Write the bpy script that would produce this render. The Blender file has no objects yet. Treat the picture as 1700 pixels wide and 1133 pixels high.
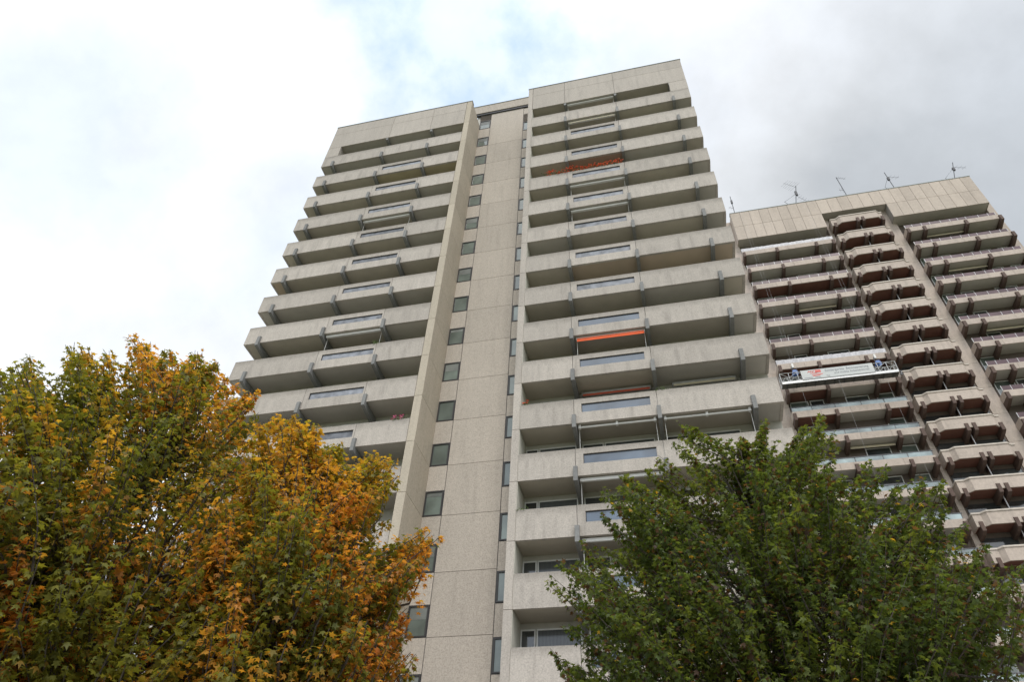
import bpy, math, random
import numpy as np
from mathutils import Vector, Matrix

random.seed(7)
rng = np.random.default_rng(7)
scene = bpy.context.scene
COL = scene.collection
H = 2.75                       # storey height
ZA = 50.433                    # soffit of the crown of the near tower
ZB = ZA + 12.49                # soffit of the crown of the far block
YB = 25.92                     # front plane of the far block

# ------------------------------------------------------------------ camera
CAM = Vector((3.4392, -24.2366, 1.60))
ROT = (math.radians(134.0656), math.radians(-2.3071), math.radians(12.9538))
FPX = 1128.9                   # focal length in pixels of a 1700 px wide picture
cam = bpy.data.cameras.new("camera")
cam.sensor_width = 36.0
cam.lens = FPX / 1700 * 36.0
cam.clip_start = 0.1
cam.clip_end = 6000
cam_ob = bpy.data.objects.new("camera", cam)
cam_ob.location = CAM
cam_ob.rotation_euler = ROT
COL.objects.link(cam_ob)
scene.camera = cam_ob

# ------------------------------------------------------------------ light
SUN_EL, SUN_AZ = math.radians(55), math.radians(158)     # azimuth clockwise from +Y
sun_dir = Vector((math.sin(SUN_AZ) * math.cos(SUN_EL), math.cos(SUN_AZ) * math.cos(SUN_EL), math.sin(SUN_EL)))
sun = bpy.data.lights.new("sun", 'SUN')
sun.energy = 1.5
sun.angle = math.radians(16)
sun.color = (1.0, 0.95, 0.87)
sun_ob = bpy.data.objects.new("sun", sun)
sun_ob.rotation_euler = sun_dir.to_track_quat('Z', 'Y').to_euler()
sun_ob.location = (0, -60, 90)
COL.objects.link(sun_ob)

world = bpy.data.worlds.new("World")
scene.world = world
world.use_nodes = True
wt = world.node_tree
wt.nodes.clear()


def N(nt, kind, **kw):
    n = nt.nodes.new(kind)
    for k, v in kw.items():
        if k.startswith('i_'):
            n.inputs[k[2:].replace('_', ' ')].default_value = v
        elif isinstance(k, str) and k.startswith('n'):
            n.inputs[int(k[1:])].default_value = v
        else:
            setattr(n, k, v)
    return n


def math_node(nt, op, a, b=None, c=None, clamp=False):
    n = nt.nodes.new('ShaderNodeMath')
    n.operation = op
    n.use_clamp = clamp
    for i, v in enumerate((a, b, c)):
        if v is None:
            continue
        if isinstance(v, (int, float)):
            n.inputs[i].default_value = v
        else:
            nt.links.new(v, n.inputs[i])
    return n.outputs[0]


def mix_col(nt, fac, a, b, blend='MIX'):
    n = nt.nodes.new('ShaderNodeMix')
    n.data_type = 'RGBA'
    n.blend_type = blend
    for s, v in ((n.inputs[0], fac), (n.inputs[6], a), (n.inputs[7], b)):
        if isinstance(v, (int, float)):
            s.default_value = v
        elif isinstance(v, tuple):
            s.default_value = (*v, 1) if len(v) == 3 else v
        else:
            nt.links.new(v, s)
    return n.outputs[2]


def ramp(nt, fac, stops):
    n = nt.nodes.new('ShaderNodeValToRGB')
    el = n.color_ramp.elements
    while len(el) < len(stops):
        el.new(0.5)
    for e, (p, c) in zip(el, stops):
        e.position = p
        e.color = (c, c, c, 1) if isinstance(c, (int, float)) else (*c, 1)
    nt.links.new(fac, n.inputs[0])
    return n.outputs[0]


def dot_dir(nt, vec, d):
    n = nt.nodes.new('ShaderNodeVectorMath')
    n.operation = 'DOT_PRODUCT'
    nt.links.new(vec, n.inputs[0])
    n.inputs[1].default_value = d
    return n.outputs['Value']


tc = wt.nodes.new('ShaderNodeTexCoord').outputs['Generated']
sky = wt.nodes.new('ShaderNodeTexSky')
sky.sky_type = 'NISHITA'
sky.sun_disc = False
sky.sun_elevation = SUN_EL
sky.sun_rotation = SUN_AZ
bg_sky = wt.nodes.new('ShaderNodeBackground')
wt.links.new(sky.outputs[0], bg_sky.inputs[0])
bg_sky.inputs[1].default_value = 0.15
# cloud deck: brighter round the veiled sun, greyer away from it, broken by noise
n1 = N(wt, 'ShaderNodeTexNoise', i_Scale=2.1, i_Detail=8.0, i_Roughness=0.52, i_Distortion=0.35)
wt.links.new(tc, n1.inputs['Vector'])
n2 = N(wt, 'ShaderNodeTexNoise', i_Scale=5.0, i_Detail=7.0, i_Roughness=0.55)
wt.links.new(tc, n2.inputs['Vector'])
glow = math_node(wt, 'POWER', math_node(wt, 'MAXIMUM', dot_dir(wt, tc, sun_dir), 0.0), 4.0)
east = math_node(wt, 'MULTIPLY_ADD', dot_dir(wt, tc, (0.80, 0.55, -0.25)), 0.5, 0.5)   # grey rain cloud side
east_n = math_node(wt, 'ADD', east, math_node(wt, 'MULTIPLY', math_node(wt, 'SUBTRACT', n1.outputs[0], 0.5), 0.42))
grey = ramp(wt, east_n, [(0.47, 0.0), (0.62, 0.40), (0.74, 0.82), (0.92, 1.0)])
cloud_col = mix_col(wt, grey, (1.0, 1.0, 1.0), (0.37, 0.405, 0.445))
lum = math_node(wt, 'MULTIPLY_ADD', glow, 0.95, 0.95)
lum = math_node(wt, 'MULTIPLY', lum, math_node(wt, 'MULTIPLY_ADD', n2.outputs[0], 0.70, 0.69))
rift = ramp(wt, dot_dir(wt, tc, (-0.185, 0.335, 0.924)), [(0.962, 0.0), (0.984, 0.55), (0.996, 1.0)])   # a rift in the cloud, overhead
rift = math_node(wt, 'MULTIPLY', rift, ramp(wt, n2.outputs[0], [(0.44, 1.0), (0.58, 0.55)]))
thin = ramp(wt, n1.outputs[0], [(0.42, 1.0), (0.53, 0.5), (0.64, 0.1)])
veil = math_node(wt, 'MAXIMUM', rift, math_node(wt, 'MULTIPLY', math_node(wt, 'MULTIPLY', thin, math_node(wt, 'SUBTRACT', 1.0, grey)), 0.42))
cloud_col = mix_col(wt, veil, cloud_col, (0.57, 0.745, 1.0))       # thin veil with blue sky behind it
bg_cloud = wt.nodes.new('ShaderNodeBackground')
wt.links.new(cloud_col, bg_cloud.inputs[0])
wt.links.new(lum, bg_cloud.inputs[1])
gap = math_node(wt, 'SUBTRACT', 1.0, math_node(wt, 'MULTIPLY', veil, 0.16), clamp=True)
mixw = wt.nodes.new('ShaderNodeMixShader')
wt.links.new(gap, mixw.inputs[0])
wt.links.new(bg_sky.outputs[0], mixw.inputs[1])
wt.links.new(bg_cloud.outputs[0], mixw.inputs[2])
wo = wt.nodes.new('ShaderNodeOutputWorld')
wt.links.new(mixw.outputs[0], wo.inputs[0])

scene.view_settings.view_transform = 'Standard'
scene.view_settings.look = 'None'
scene.view_settings.gamma = 1
scene.view_settings.exposure = 0.2
scene.view_settings.use_curve_mapping = False
scene.render.engine = 'CYCLES'
scene.cycles.max_bounces = 8
scene.cycles.diffuse_bounces = 5
scene.cycles.transparent_max_bounces = 6

# ------------------------------------------------------------------ materials


def new_mat(name):
    m = bpy.data.materials.new(name)
    m.use_nodes = True
    nt = m.node_tree
    b = nt.nodes['Principled BSDF']
    return m, nt, b


def concrete(name, col, speck=0.20, scale=16.0, streak=0.12, rand=0.07, rough=0.85, top_dirt=None):
    """exposed aggregate: fine two-scale speckle, rain streaks, panel to panel tone"""
    m, nt, b = new_mat(name)
    pos = nt.nodes.new('ShaderNodeNewGeometry').outputs['Position']
    a = N(nt, 'ShaderNodeTexNoise', i_Scale=scale, i_Detail=4.0, i_Roughness=0.75)
    nt.links.new(pos, a.inputs['Vector'])
    a2 = N(nt, 'ShaderNodeTexNoise', i_Scale=scale * 0.33, i_Detail=2.0)
    nt.links.new(pos, a2.inputs['Vector'])
    mp = N(nt, 'ShaderNodeMapping')
    mp.inputs['Scale'].default_value = (2.6, 2.6, 0.28)
    nt.links.new(pos, mp.inputs['Vector'])
    s = N(nt, 'ShaderNodeTexNoise', i_Scale=1.0, i_Detail=6.0, i_Roughness=0.6)
    nt.links.new(mp.outputs[0], s.inputs['Vector'])
    big = N(nt, 'ShaderNodeTexNoise', i_Scale=0.35, i_Detail=3.0)
    nt.links.new(pos, big.inputs['Vector'])
    rnd = nt.nodes.new('ShaderNodeObjectInfo').outputs['Random']
    sp = ramp(nt, a.outputs[0], [(0.34, 1 - speck * 1.5), (0.5, 1.0), (0.66, 1 + speck)])
    sp2 = ramp(nt, a2.outputs[0], [(0.3, 1 - speck * 0.35), (0.7, 1 + speck * 0.25)])
    st = ramp(nt, s.outputs[0], [(0.28, 1 - streak * 1.6), (0.46, 1 - streak * 0.25), (0.7, 1 + streak * 0.4)])
    c = mix_col(nt, 1.0, col, sp, 'MULTIPLY')
    c = mix_col(nt, 1.0, c, sp2, 'MULTIPLY')
    c = mix_col(nt, 1.0, c, st, 'MULTIPLY')
    t = math_node(nt, 'MULTIPLY_ADD', rnd, rand * 2, 1 - rand)
    t = math_node(nt, 'MULTIPLY', t, math_node(nt, 'MULTIPLY_ADD', big.outputs[0], 0.16, 0.92))
    cc = nt.nodes.new('ShaderNodeVectorMath')
    cc.operation = 'SCALE'
    nt.links.new(c, cc.inputs[0])
    nt.links.new(t, cc.inputs['Scale'])
    out = cc.outputs[0]
    if top_dirt:
        oc = nt.nodes.new('ShaderNodeTexCoord').outputs['Object']
        sx = nt.nodes.new('ShaderNodeSeparateXYZ')
        nt.links.new(oc, sx.inputs[0])
        zz = math_node(nt, 'ADD', sx.outputs[2], math_node(nt, 'MULTIPLY', math_node(nt, 'SUBTRACT', s.outputs[0], 0.5), 1.3))
        d = ramp(nt, math_node(nt, 'DIVIDE', zz, top_dirt), [(0.72, 0.0), (1.0, 1.0)])
        out = mix_col(nt, math_node(nt, 'MULTIPLY', d, 0.42), out, (0.13, 0.118, 0.10))
    nt.links.new(out, b.inputs['Base Color'])
    b.inputs['Roughness'].default_value = rough
    b.inputs['Specular IOR Level'].default_value = 0.25
    bp = N(nt, 'ShaderNodeBump', i_Strength=0.35, i_Distance=0.02)
    nt.links.new(a.outputs[0], bp.inputs['Height'])
    nt.links.new(bp.outputs[0], b.inputs['Normal'])
    return m


def plain(name, col, rough=0.6, var=0.08, scale=3.0, metallic=0.0, rand=0.0, spec=0.4):
    m, nt, b = new_mat(name)
    pos = nt.nodes.new('ShaderNodeNewGeometry').outputs['Position']
    a = N(nt, 'ShaderNodeTexNoise', i_Scale=scale, i_Detail=5.0, i_Roughness=0.6)
    nt.links.new(pos, a.inputs['Vector'])
    f = ramp(nt, a.outputs[0], [(0.3, 1 - var), (0.7, 1 + var)])
    c = mix_col(nt, 1.0, col, f, 'MULTIPLY')
    if rand:
        r = nt.nodes.new('ShaderNodeObjectInfo').outputs['Random']
        cc = nt.nodes.new('ShaderNodeVectorMath')
        cc.operation = 'SCALE'
        nt.links.new(c, cc.inputs[0])
        nt.links.new(math_node(nt, 'MULTIPLY_ADD', r, rand * 2, 1 - rand), cc.inputs['Scale'])
        c = cc.outputs[0]
    nt.links.new(c, b.inputs['Base Color'])
    b.inputs['Roughness'].default_value = rough
    b.inputs['Metallic'].default_value = metallic
    b.inputs['Specular IOR Level'].default_value = spec
    return m


def glassy(name, col, rough=0.06, ior=1.6, var=0.35, scale=0.8, alpha=1.0, spec=0.8):
    m, nt, b = new_mat(name)
    pos = nt.nodes.new('ShaderNodeNewGeometry').outputs['Position']
    a = N(nt, 'ShaderNodeTexNoise', i_Scale=scale, i_Detail=3.0)
    nt.links.new(pos, a.inputs['Vector'])
    f = ramp(nt, a.outputs[0], [(0.3, 1 - var), (0.7, 1 + var)])
    r = nt.nodes.new('ShaderNodeObjectInfo').outputs['Random']
    c = mix_col(nt, 1.0, col, f, 'MULTIPLY')
    cc = nt.nodes.new('ShaderNodeVectorMath')
    cc.operation = 'SCALE'
    nt.links.new(c, cc.inputs[0])
    nt.links.new(math_node(nt, 'MULTIPLY_ADD', r, 0.5, 0.75), cc.inputs['Scale'])
    nt.links.new(cc.outputs[0], b.inputs['Base Color'])
    b.inputs['Roughness'].default_value = rough
    b.inputs['IOR'].default_value = ior
    b.inputs['Specular IOR Level'].default_value = spec
    b.inputs['Alpha'].default_value = alpha
    return m


M = {}
M['agg'] = concrete('exposed_aggregate', (0.450, 0.408, 0.362), speck=0.16, streak=0.17, rand=0.09, top_dirt=1.38)
M['agg_wall'] = concrete('exposed_aggregate_wall', (0.440, 0.398, 0.352), speck=0.16, streak=0.11)
M['agg_side'] = concrete('exposed_aggregate_side', (0.455, 0.40, 0.32), speck=0.12, streak=0.06)
M['agg_shaft'] = concrete('shaft_aggregate', (0.455, 0.403, 0.345), speck=0.16, streak=0.07)
M['agg_b'] = concrete('far_block_concrete', (0.50, 0.425, 0.365), speck=0.08, scale=7, streak=0.09, rand=0.06)
M['tile_b'] = concrete('crown_tile_concrete', (0.50, 0.43, 0.365), speck=0.06, scale=6, streak=0.07, rand=0.09)
M['joint'] = plain('joint_sealant', (0.10, 0.10, 0.10), 0.9)
M['soffit'] = plain('soffit_paint', (0.45, 0.405, 0.335), 0.8, 0.07, 1.2, rand=0.10)
M['soffit_cool'] = plain('soffit_paint_grey', (0.45, 0.42, 0.375), 0.8, 0.06, 1.2, rand=0.10)
M['soffit_warm'] = plain('soffit_paint_brown', (0.46, 0.37, 0.28), 0.8, 0.06, 1.2, rand=0.08)
M['soffit_ochre'] = plain('soffit_paint_ochre', (0.42, 0.36, 0.235), 0.8, 0.06, 1.2, rand=0.08)
M['soffit_red'] = plain('soffit_paint_red', (0.36, 0.25, 0.19), 0.8, 0.06, 1.2)
M['slab'] = plain('slab_concrete', (0.30, 0.28, 0.25), 0.85)
M['bracket'] = plain('bracket_concrete', (0.20, 0.20, 0.195), 0.75, 0.15, 6.0, rand=0.12)
M['bracket_b'] = plain('bracket_brown', (0.105, 0.068, 0.054), 0.75, 0.15, 5.0, rand=0.10)
M['frame'] = plain('window_frame_dark', (0.035, 0.033, 0.032), 0.45)
M['frame_white'] = plain('window_frame_white', (0.70, 0.70, 0.68), 0.45)
M['pane'] = glassy('window_glass', (0.13, 0.16, 0.14))
M['pane_dark'] = glassy('balcony_glass', (0.05, 0.055, 0.055))
M['strip'] = glassy('parapet_glass', (0.19, 0.20, 0.225), rough=0.22, var=0.45, scale=2.2, ior=1.45, spec=0.4)  # mottled base colour stands in for reflections as well as dirt
M['strip_dark'] = glassy('parapet_glass_blue', (0.06, 0.085, 0.12), rough=0.08, var=0.4)
M['soffit_red2'] = plain('soffit_paint_oxblood', (0.17, 0.075, 0.054), 0.8, 0.15, 1.5)
M['inner'] = plain('balcony_side_paint', (0.62, 0.60, 0.52), 0.7, 0.05)
M['back'] = plain('balcony_back_paint', (0.50, 0.48, 0.43), 0.7, 0.05)
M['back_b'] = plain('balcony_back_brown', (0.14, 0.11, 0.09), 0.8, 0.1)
M['coping'] = plain('roof_coping_metal', (0.30, 0.33, 0.32), 0.6, 0.1, spec=0.2)
M['roof'] = plain('roof_gravel', (0.22, 0.21, 0.19), 0.95, 0.2, 8)
M['rail_purple'] = glassy('rail_panel_smoked', (0.12, 0.08, 0.09), rough=0.35, var=0.25, ior=1.45, spec=0.2)
M['rail_clear'] = glassy('rail_panel_clear', (0.30, 0.37, 0.38), rough=0.08, var=0.5, alpha=0.75)
M['rail_blue'] = plain('rail_tarp_blue', (0.12, 0.20, 0.36), 0.5, 0.35, 2.5)
M['sheet'] = plain('plastic_sheeting', (0.48, 0.47, 0.49), 0.5, 0.22, 6.0)
M['rail'] = plain('handrail_metal', (0.10, 0.10, 0.11), 0.5)
M['rail_light'] = plain('rail_post_metal', (0.55, 0.54, 0.55), 0.4)
M['white'] = plain('white_lacquer', (0.72, 0.71, 0.68), 0.45, 0.06)
M['cream'] = plain('cream_canvas', (0.60, 0.53, 0.38), 0.7, 0.06)
M['orange'] = plain('orange_canvas', (0.80, 0.12, 0.03), 0.75, 0.06)
M['red_canvas'] = plain('red_canvas', (0.55, 0.10, 0.05), 0.75, 0.08)
M['alu'] = plain('aluminium', (0.52, 0.52, 0.52), 0.35, 0.12, 5, metallic=0.3)
M['deck'] = plain('platform_deck', (0.10, 0.095, 0.085), 0.7, 0.2, 3)
M['blue'] = plain('hoist_blue', (0.08, 0.17, 0.42), 0.45, 0.15, 6)
M['dark'] = plain('dark_steel', (0.05, 0.05, 0.055), 0.5, 0.2, 4)
M['banner'] = plain('banner_vinyl', (0.48, 0.50, 0.49), 0.4, 0.05, 2)
M['ink_red'] = plain('print_red', (0.62, 0.10, 0.08), 0.5)
M['ink_grey'] = plain('print_grey', (0.16, 0.17, 0.20), 0.5)
M['cable'] = plain('steel_cable', (0.45, 0.45, 0.46), 0.4)
M['antenna'] = plain('antenna_metal', (0.10, 0.10, 0.11), 0.6, spec=0.2)
M['pot'] = plain('planter_brown', (0.22, 0.12, 0.07), 0.8)
M['petal'] = plain('geranium_petal', (0.85, 0.13, 0.035), 0.6, 0.25, 25)
M['petal_pink'] = plain('petal_pink', (0.60, 0.12, 0.25), 0.6, 0.25, 25)
M['herb'] = plain('planter_leaves', (0.09, 0.14, 0.03), 0.6, 0.35, 20)


def curtain_mat():
    m, nt, b = new_mat('curtain_behind_glass')
    pos = nt.nodes.new('ShaderNodeNewGeometry').outputs['Position']
    w = N(nt, 'ShaderNodeTexWave', i_Scale=6.0, i_Distortion=1.5, i_Detail=2.0)
    w.bands_direction = 'X'
    nt.links.new(pos, w.inputs['Vector'])
    c = ramp(nt, w.outputs[1], [(0.0, (0.055, 0.06, 0.063)), (1.0, (0.12, 0.13, 0.13))])
    nt.links.new(c, b.inputs['Base Color'])
    b.inputs['Roughness'].default_value = 0.12
    b.inputs['Specular IOR Level'].default_value = 0.7
    return m


M['curtain'] = curtain_mat()
M['blind'] = plain('roller_blind_cloth', (0.16, 0.17, 0.155), 0.5, 0.2, 2.0, rand=0.3)


def bark_mat():
    m, nt, b = new_mat('bark')
    tco = nt.nodes.new('ShaderNodeTexCoord').outputs['Object']
    mp = N(nt, 'ShaderNodeMapping')
    mp.inputs['Scale'].default_value = (9, 9, 1.6)
    nt.links.new(tco, mp.inputs['Vector'])
    a = N(nt, 'ShaderNodeTexNoise', i_Scale=2.0, i_Detail=6.0, i_Roughness=0.7)
    nt.links.new(mp.outputs[0], a.inputs['Vector'])
    c = ramp(nt, a.outputs[0], [(0.3, (0.03, 0.024, 0.018)), (0.7, (0.12, 0.10, 0.08))])
    nt.links.new(c, b.inputs['Base Color'])
    b.inputs['Roughness'].default_value = 0.9
    bp = N(nt, 'ShaderNodeBump', i_Strength=0.8, i_Distance=0.04)
    nt.links.new(a.outputs[0], bp.inputs['Height'])
    nt.links.new(bp.outputs[0], b.inputs['Normal'])
    return m


M['bark'] = bark_mat()


def leaf_mat():
    m, nt, b = new_mat('maple_leaf')
    at = nt.nodes.new('ShaderNodeAttribute')
    at.attribute_name = 'tint'
    pos = nt.nodes.new('ShaderNodeNewGeometry').outputs['Position']
    a = N(nt, 'ShaderNodeTexNoise', i_Scale=14.0, i_Detail=3.0)
    nt.links.new(pos, a.inputs['Vector'])
    f = ramp(nt, a.outputs[0], [(0.3, 0.78), (0.7, 1.2)])
    c = mix_col(nt, 1.0, at.outputs['Color'], f, 'MULTIPLY')
    nt.links.new(c, b.inputs['Base Color'])
    b.inputs['Roughness'].default_value = 0.5
    b.inputs['Specular IOR Level'].default_value = 0.35
    tr = nt.nodes.new('ShaderNodeBsdfTranslucent')
    c2 = mix_col(nt, 1.0, c, (1.5, 1.4, 0.75), 'MULTIPLY')
    nt.links.new(c2, tr.inputs['Color'])
    mx = nt.nodes.new('ShaderNodeMixShader')
    mx.inputs[0].default_value = 0.55
    nt.links.new(b.outputs[0], mx.inputs[1])
    nt.links.new(tr.outputs[0], mx.inputs[2])
    nt.links.new(mx.outputs[0], nt.nodes['Material Output'].inputs[0])
    return m


M['leaf'] = leaf_mat()

# ------------------------------------------------------------------ mesh helpers


class MB:
    def __init__(self):
        self.v, self.f = [], []

    def box(self, x0, x1, y0, y1, z0, z1):
        o = len(self.v)
        self.v += [(x0, y0, z0), (x1, y0, z0), (x1, y1, z0), (x0, y1, z0), (x0, y0, z1), (x1, y0, z1), (x1, y1, z1), (x0, y1, z1)]
        self.f += [tuple(o + i for i in q) for q in ((3, 2, 1, 0), (4, 5, 6, 7), (0, 1, 5, 4), (1, 2, 6, 5), (2, 3, 7, 6), (3, 0, 4, 7))]
        return self

    def prism(self, poly, axis, a, b):
        """extrude a polygon along an axis; poly in the two other axes, in xyz order"""
        o, n = len(self.v), len(poly)

        def p(u, w, t):
            return {'x': (t, u, w), 'y': (u, t, w), 'z': (u, w, t)}[axis]
        self.v += [p(u, w, a) for u, w in poly] + [p(u, w, b) for u, w in poly]
        self.f.append(tuple(o + i for i in range(n)))
        self.f.append(tuple(o + n + i for i in reversed(range(n))))
        for i in range(n):
            j = (i + 1) % n
            self.f.append((o + i, o + n + i, o + n + j, o + j))
        return self

    def tube(self, pts, r, sides=6, r1=None):
        pts = [Vector(p) for p in pts]
        o = len(self.v)
        k = len(pts)
        for i, p in enumerate(pts):
            t = (pts[min(i + 1, k - 1)] - pts[max(i - 1, 0)]).normalized()
            u = t.orthogonal().normalized() if abs(t.z) > 0.9 else t.cross(Vector((0, 0, 1))).normalized()
            w = t.cross(u)
            rr = r if r1 is None else r + (r1 - r) * i / (k - 1)
            for s in range(sides):
                a = 2 * math.pi * s / sides
                self.v.append(tuple(p + u * math.cos(a) * rr + w * math.sin(a) * rr))
        for i in range(k - 1):
            for s in range(sides):
                q = (s + 1) % sides
                self.f.append((o + i * sides + s, o + i * sides + q, o + (i + 1) * sides + q, o + (i + 1) * sides + s))
        self.f.append(tuple(o + s for s in reversed(range(sides))))
        self.f.append(tuple(o + (k - 1) * sides + s for s in range(sides)))
        return self

    def sweep(self, line, z0, z1, t):
        """upright strip of thickness t along an xy polyline (thickness to the left of travel)"""
        n = len(line)
        nrm = []
        for i in range(n):
            a = Vector(line[max(i - 1, 0)])
            c = Vector(line[min(i + 1, n - 1)])
            b = Vector(line[i])
            d1 = (b - a).normalized() if i else (c - b).normalized()
            d2 = (c - b).normalized() if i < n - 1 else d1
            m = (Vector((-d1.y, d1.x)) + Vector((-d2.y, d2.x)))
            m = m / max(m.length_squared, 1e-6) * 2
            nrm.append(m)
        o = len(self.v)
        for p, m in zip(line, nrm):
            q = Vector(p) + m * t
            self.v += [(p[0], p[1], z0), (p[0], p[1], z1), (q.x, q.y, z1), (q.x, q.y, z0)]
        for i in range(n - 1):
            for s in range(4):
                u = (s + 1) % 4
                self.f.append((o + 4 * i + s, o + 4 * i + u, o + 4 * i + 4 + u, o + 4 * i + 4 + s))
        self.f.append((o + 3, o + 2, o + 1, o))
        e = o + 4 * (n - 1)
        self.f.append((e, e + 1, e + 2, e + 3))
        return self

    def mesh(self, name, mat):
        me = bpy.data.meshes.new(name)
        me.from_pydata(self.v, [], self.f)
        me.materials.append(M[mat])
        me.update()
        import bmesh
        b = bmesh.new()
        b.from_mesh(me)
        bmesh.ops.recalc_face_normals(b, faces=b.faces)
        b.to_mesh(me)
        b.free()
        return me


def B(*a):
    return MB().box(*a)


def put(name, mesh, parent=None, loc=(0, 0, 0), mat=None):
    """link a mesh as one object; loc is in the world, the parent must be unrotated"""
    o = bpy.data.objects.new(name, mesh)
    COL.objects.link(o)
    w = Vector(loc)
    if parent is not None:
        o.parent = parent
        w = w - wloc(parent)
    o.location = w
    if mat:
        o.material_slots[0].link = 'OBJECT'
        o.material_slots[0].material = M[mat]
    return o


def wloc(o):
    w = Vector(o.location)
    while o.parent:
        o = o.parent
        w += Vector(o.location)
    return w


def thing(name, label, cat, loc, group=None):
    o = bpy.data.objects.new(name, None)
    o.empty_display_size = 0.3
    COL.objects.link(o)
    o.location = loc
    o['label'] = label
    o['category'] = cat
    if group:
        o['group'] = group
    return o


# ------------------------------------------------------------------ ground
def ground_mat():
    m, nt, b = new_mat('ground_grass')
    pos = nt.nodes.new('ShaderNodeNewGeometry').outputs['Position']
    a = N(nt, 'ShaderNodeTexNoise', i_Scale=0.6, i_Detail=8.0, i_Roughness=0.7)
    nt.links.new(pos, a.inputs['Vector'])
    c = ramp(nt, a.outputs[0], [(0.3, (0.06, 0.085, 0.025)), (0.7, (0.13, 0.15, 0.06))])
    nt.links.new(c, b.inputs['Base Color'])
    b.inputs['Roughness'].default_value = 0.95
    return m


def paving_mat():
    m, nt, b = new_mat('paving_slabs')
    pos = nt.nodes.new('ShaderNodeNewGeometry').outputs['Position']
    br = N(nt, 'ShaderNodeTexBrick', i_Scale=1.6, i_Mortar_Size=0.012)
    br.inputs['Color1'].default_value = (0.36, 0.34, 0.31, 1)
    br.inputs['Color2'].default_value = (0.42, 0.40, 0.36, 1)
    br.inputs['Mortar'].default_value = (0.16, 0.15, 0.14, 1)
    nt.links.new(pos, br.inputs['Vector'])
    nt.links.new(br.outputs[0], b.inputs['Base Color'])
    b.inputs['Roughness'].default_value = 0.9
    return m


M['grass'] = ground_mat()
M['paving'] = paving_mat()
g = put('ground', B(-900, 900, -900, 900, -0.5, 0).mesh('ground', 'grass'))
g['kind'] = 'structure'
pv = put('pavement', B(-60, 80, -32, 80, -0.3, 0.03).mesh('pavement', 'paving'))
pv['kind'] = 'structure'

# ------------------------------------------------------------------ near tower
tower = thing('apartment_tower', 'tall grey exposed-aggregate apartment tower with two balcony wings either side of a windowed stair shaft', 'apartment tower', (-5.25, 6.0, 0.0))
XL0, XL1 = -19.39, -7.59      # left wing
XR0, XR1 = -2.90, 8.90        # right wing
JL, JR = -8.00, -2.57         # inner jambs of the balconies
YS = 2.257                    # shaft plane
ROWS = 17
G = 0.022                     # joint width

body = MB()
body.box(XL0 + 0.05, XL1 - 0.012, 1.40, 14.0, 0.0, ZA + 3.30)
body.box(XR0 + 0.012, XR1 - 0.05, 1.40, 14.0, 0.0, ZA + 3.30)
body.box(XL1 - 0.3, XR0 + 0.3, YS + 0.12, 13.8, 0.0, ZA + 6.45)
body = put('wall', body.mesh('tower_body', 'back'), tower)
jb = MB()
jb.box(XL1 - 0.36, XL1 - 0.03, 0.05, YS + 0.1, 0.0, ZA + 3.2)
jb.box(XR0 + 0.03, JR - 0.03, 0.05, YS + 0.1, 0.0, ZA + 3.2)
jb.box(XL1 - 0.02, XR0 + 0.02, YS + 0.045, YS + 0.11, 0.0, ZA + 6.4)
put('joint_core', jb.mesh('tower_joint_core', 'joint'), tower)

# front fins with side walls, one panel per storey
fin_l = B(JL, XL1, 0, YS + 0.02, G / 2, H - G / 2).mesh('fin_panel_left', 'agg_side')
fin_r = B(XR0, JR, 0, YS + 0.02, G / 2, H - G / 2).mesh('fin_panel_right', 'agg_wall')
side_w = B(JR + 0.002, JR + 0.02, 0.03, 1.40, 0.0, H - 0.02).mesh('balcony_side', 'inner')
for k in range(1, ROWS + 2):
    z = ZA - k * H
    if z < -0.1:
        break
    put('wall_panel', fin_l, tower, (0, 0, z))
    put('wall_panel', fin_r, tower, (0, 0, z))
    put('side_wall', side_w, tower, (0, 0, z))
put('wall_panel', B(JL, XL1, 0.002, YS + 0.02, G / 2, 3.39).mesh('fin_top_left', 'agg_side'), tower, (0, 0, ZA))
put('wall_panel', B(XR0, JR, 0.002, YS + 0.02, G / 2, 3.39).mesh('fin_top_right', 'agg_wall'), tower, (0, 0, ZA))

# stair shaft: wide panels, window strips either side
sp = B(-6.63, -3.87, YS, YS + 0.12, G / 2, H - G / 2).mesh('shaft_panel', 'agg_shaft')
put('shaft_panel', B(-6.63, -3.87, YS, YS + 0.12, G / 2, 5.05 + H - G / 2 - H).mesh('shaft_panel_top', 'agg_shaft'), tower, (0, 0, ZA))
inf_l = B(-7.585, -6.665, YS + 0.002, YS + 0.12, 1.36, H - 0.005).mesh('infill_panel_left', 'agg_shaft')
inf_r = B(-3.835, -2.905, YS + 0.004, YS + 0.12, 1.27, H - 0.135).mesh('infill_panel_right', 'agg_shaft')


def window_meshes(name, x0, x1, z0, z1, fr=0.07):
    f = MB()
    y0, y1 = YS - 0.012, YS + 0.07
    f.box(x0, x1, y0, y1, z1 - fr, z1).box(x0, x1, y0, y1, z0, z0 + fr * 0.9)
    f.box(x0, x0 + fr, y0, y1, z0 + fr * 0.9, z1 - fr).box(x1 - fr, x1, y0, y1, z0 + fr * 0.9, z1 - fr)
    p = B(x0 + fr, x1 - fr, YS + 0.03, YS + 0.04, z0 + fr * 0.9, z1 - fr)
    return f.mesh(name + '_frame', 'frame'), p.mesh(name + '_pane', 'pane')


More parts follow.
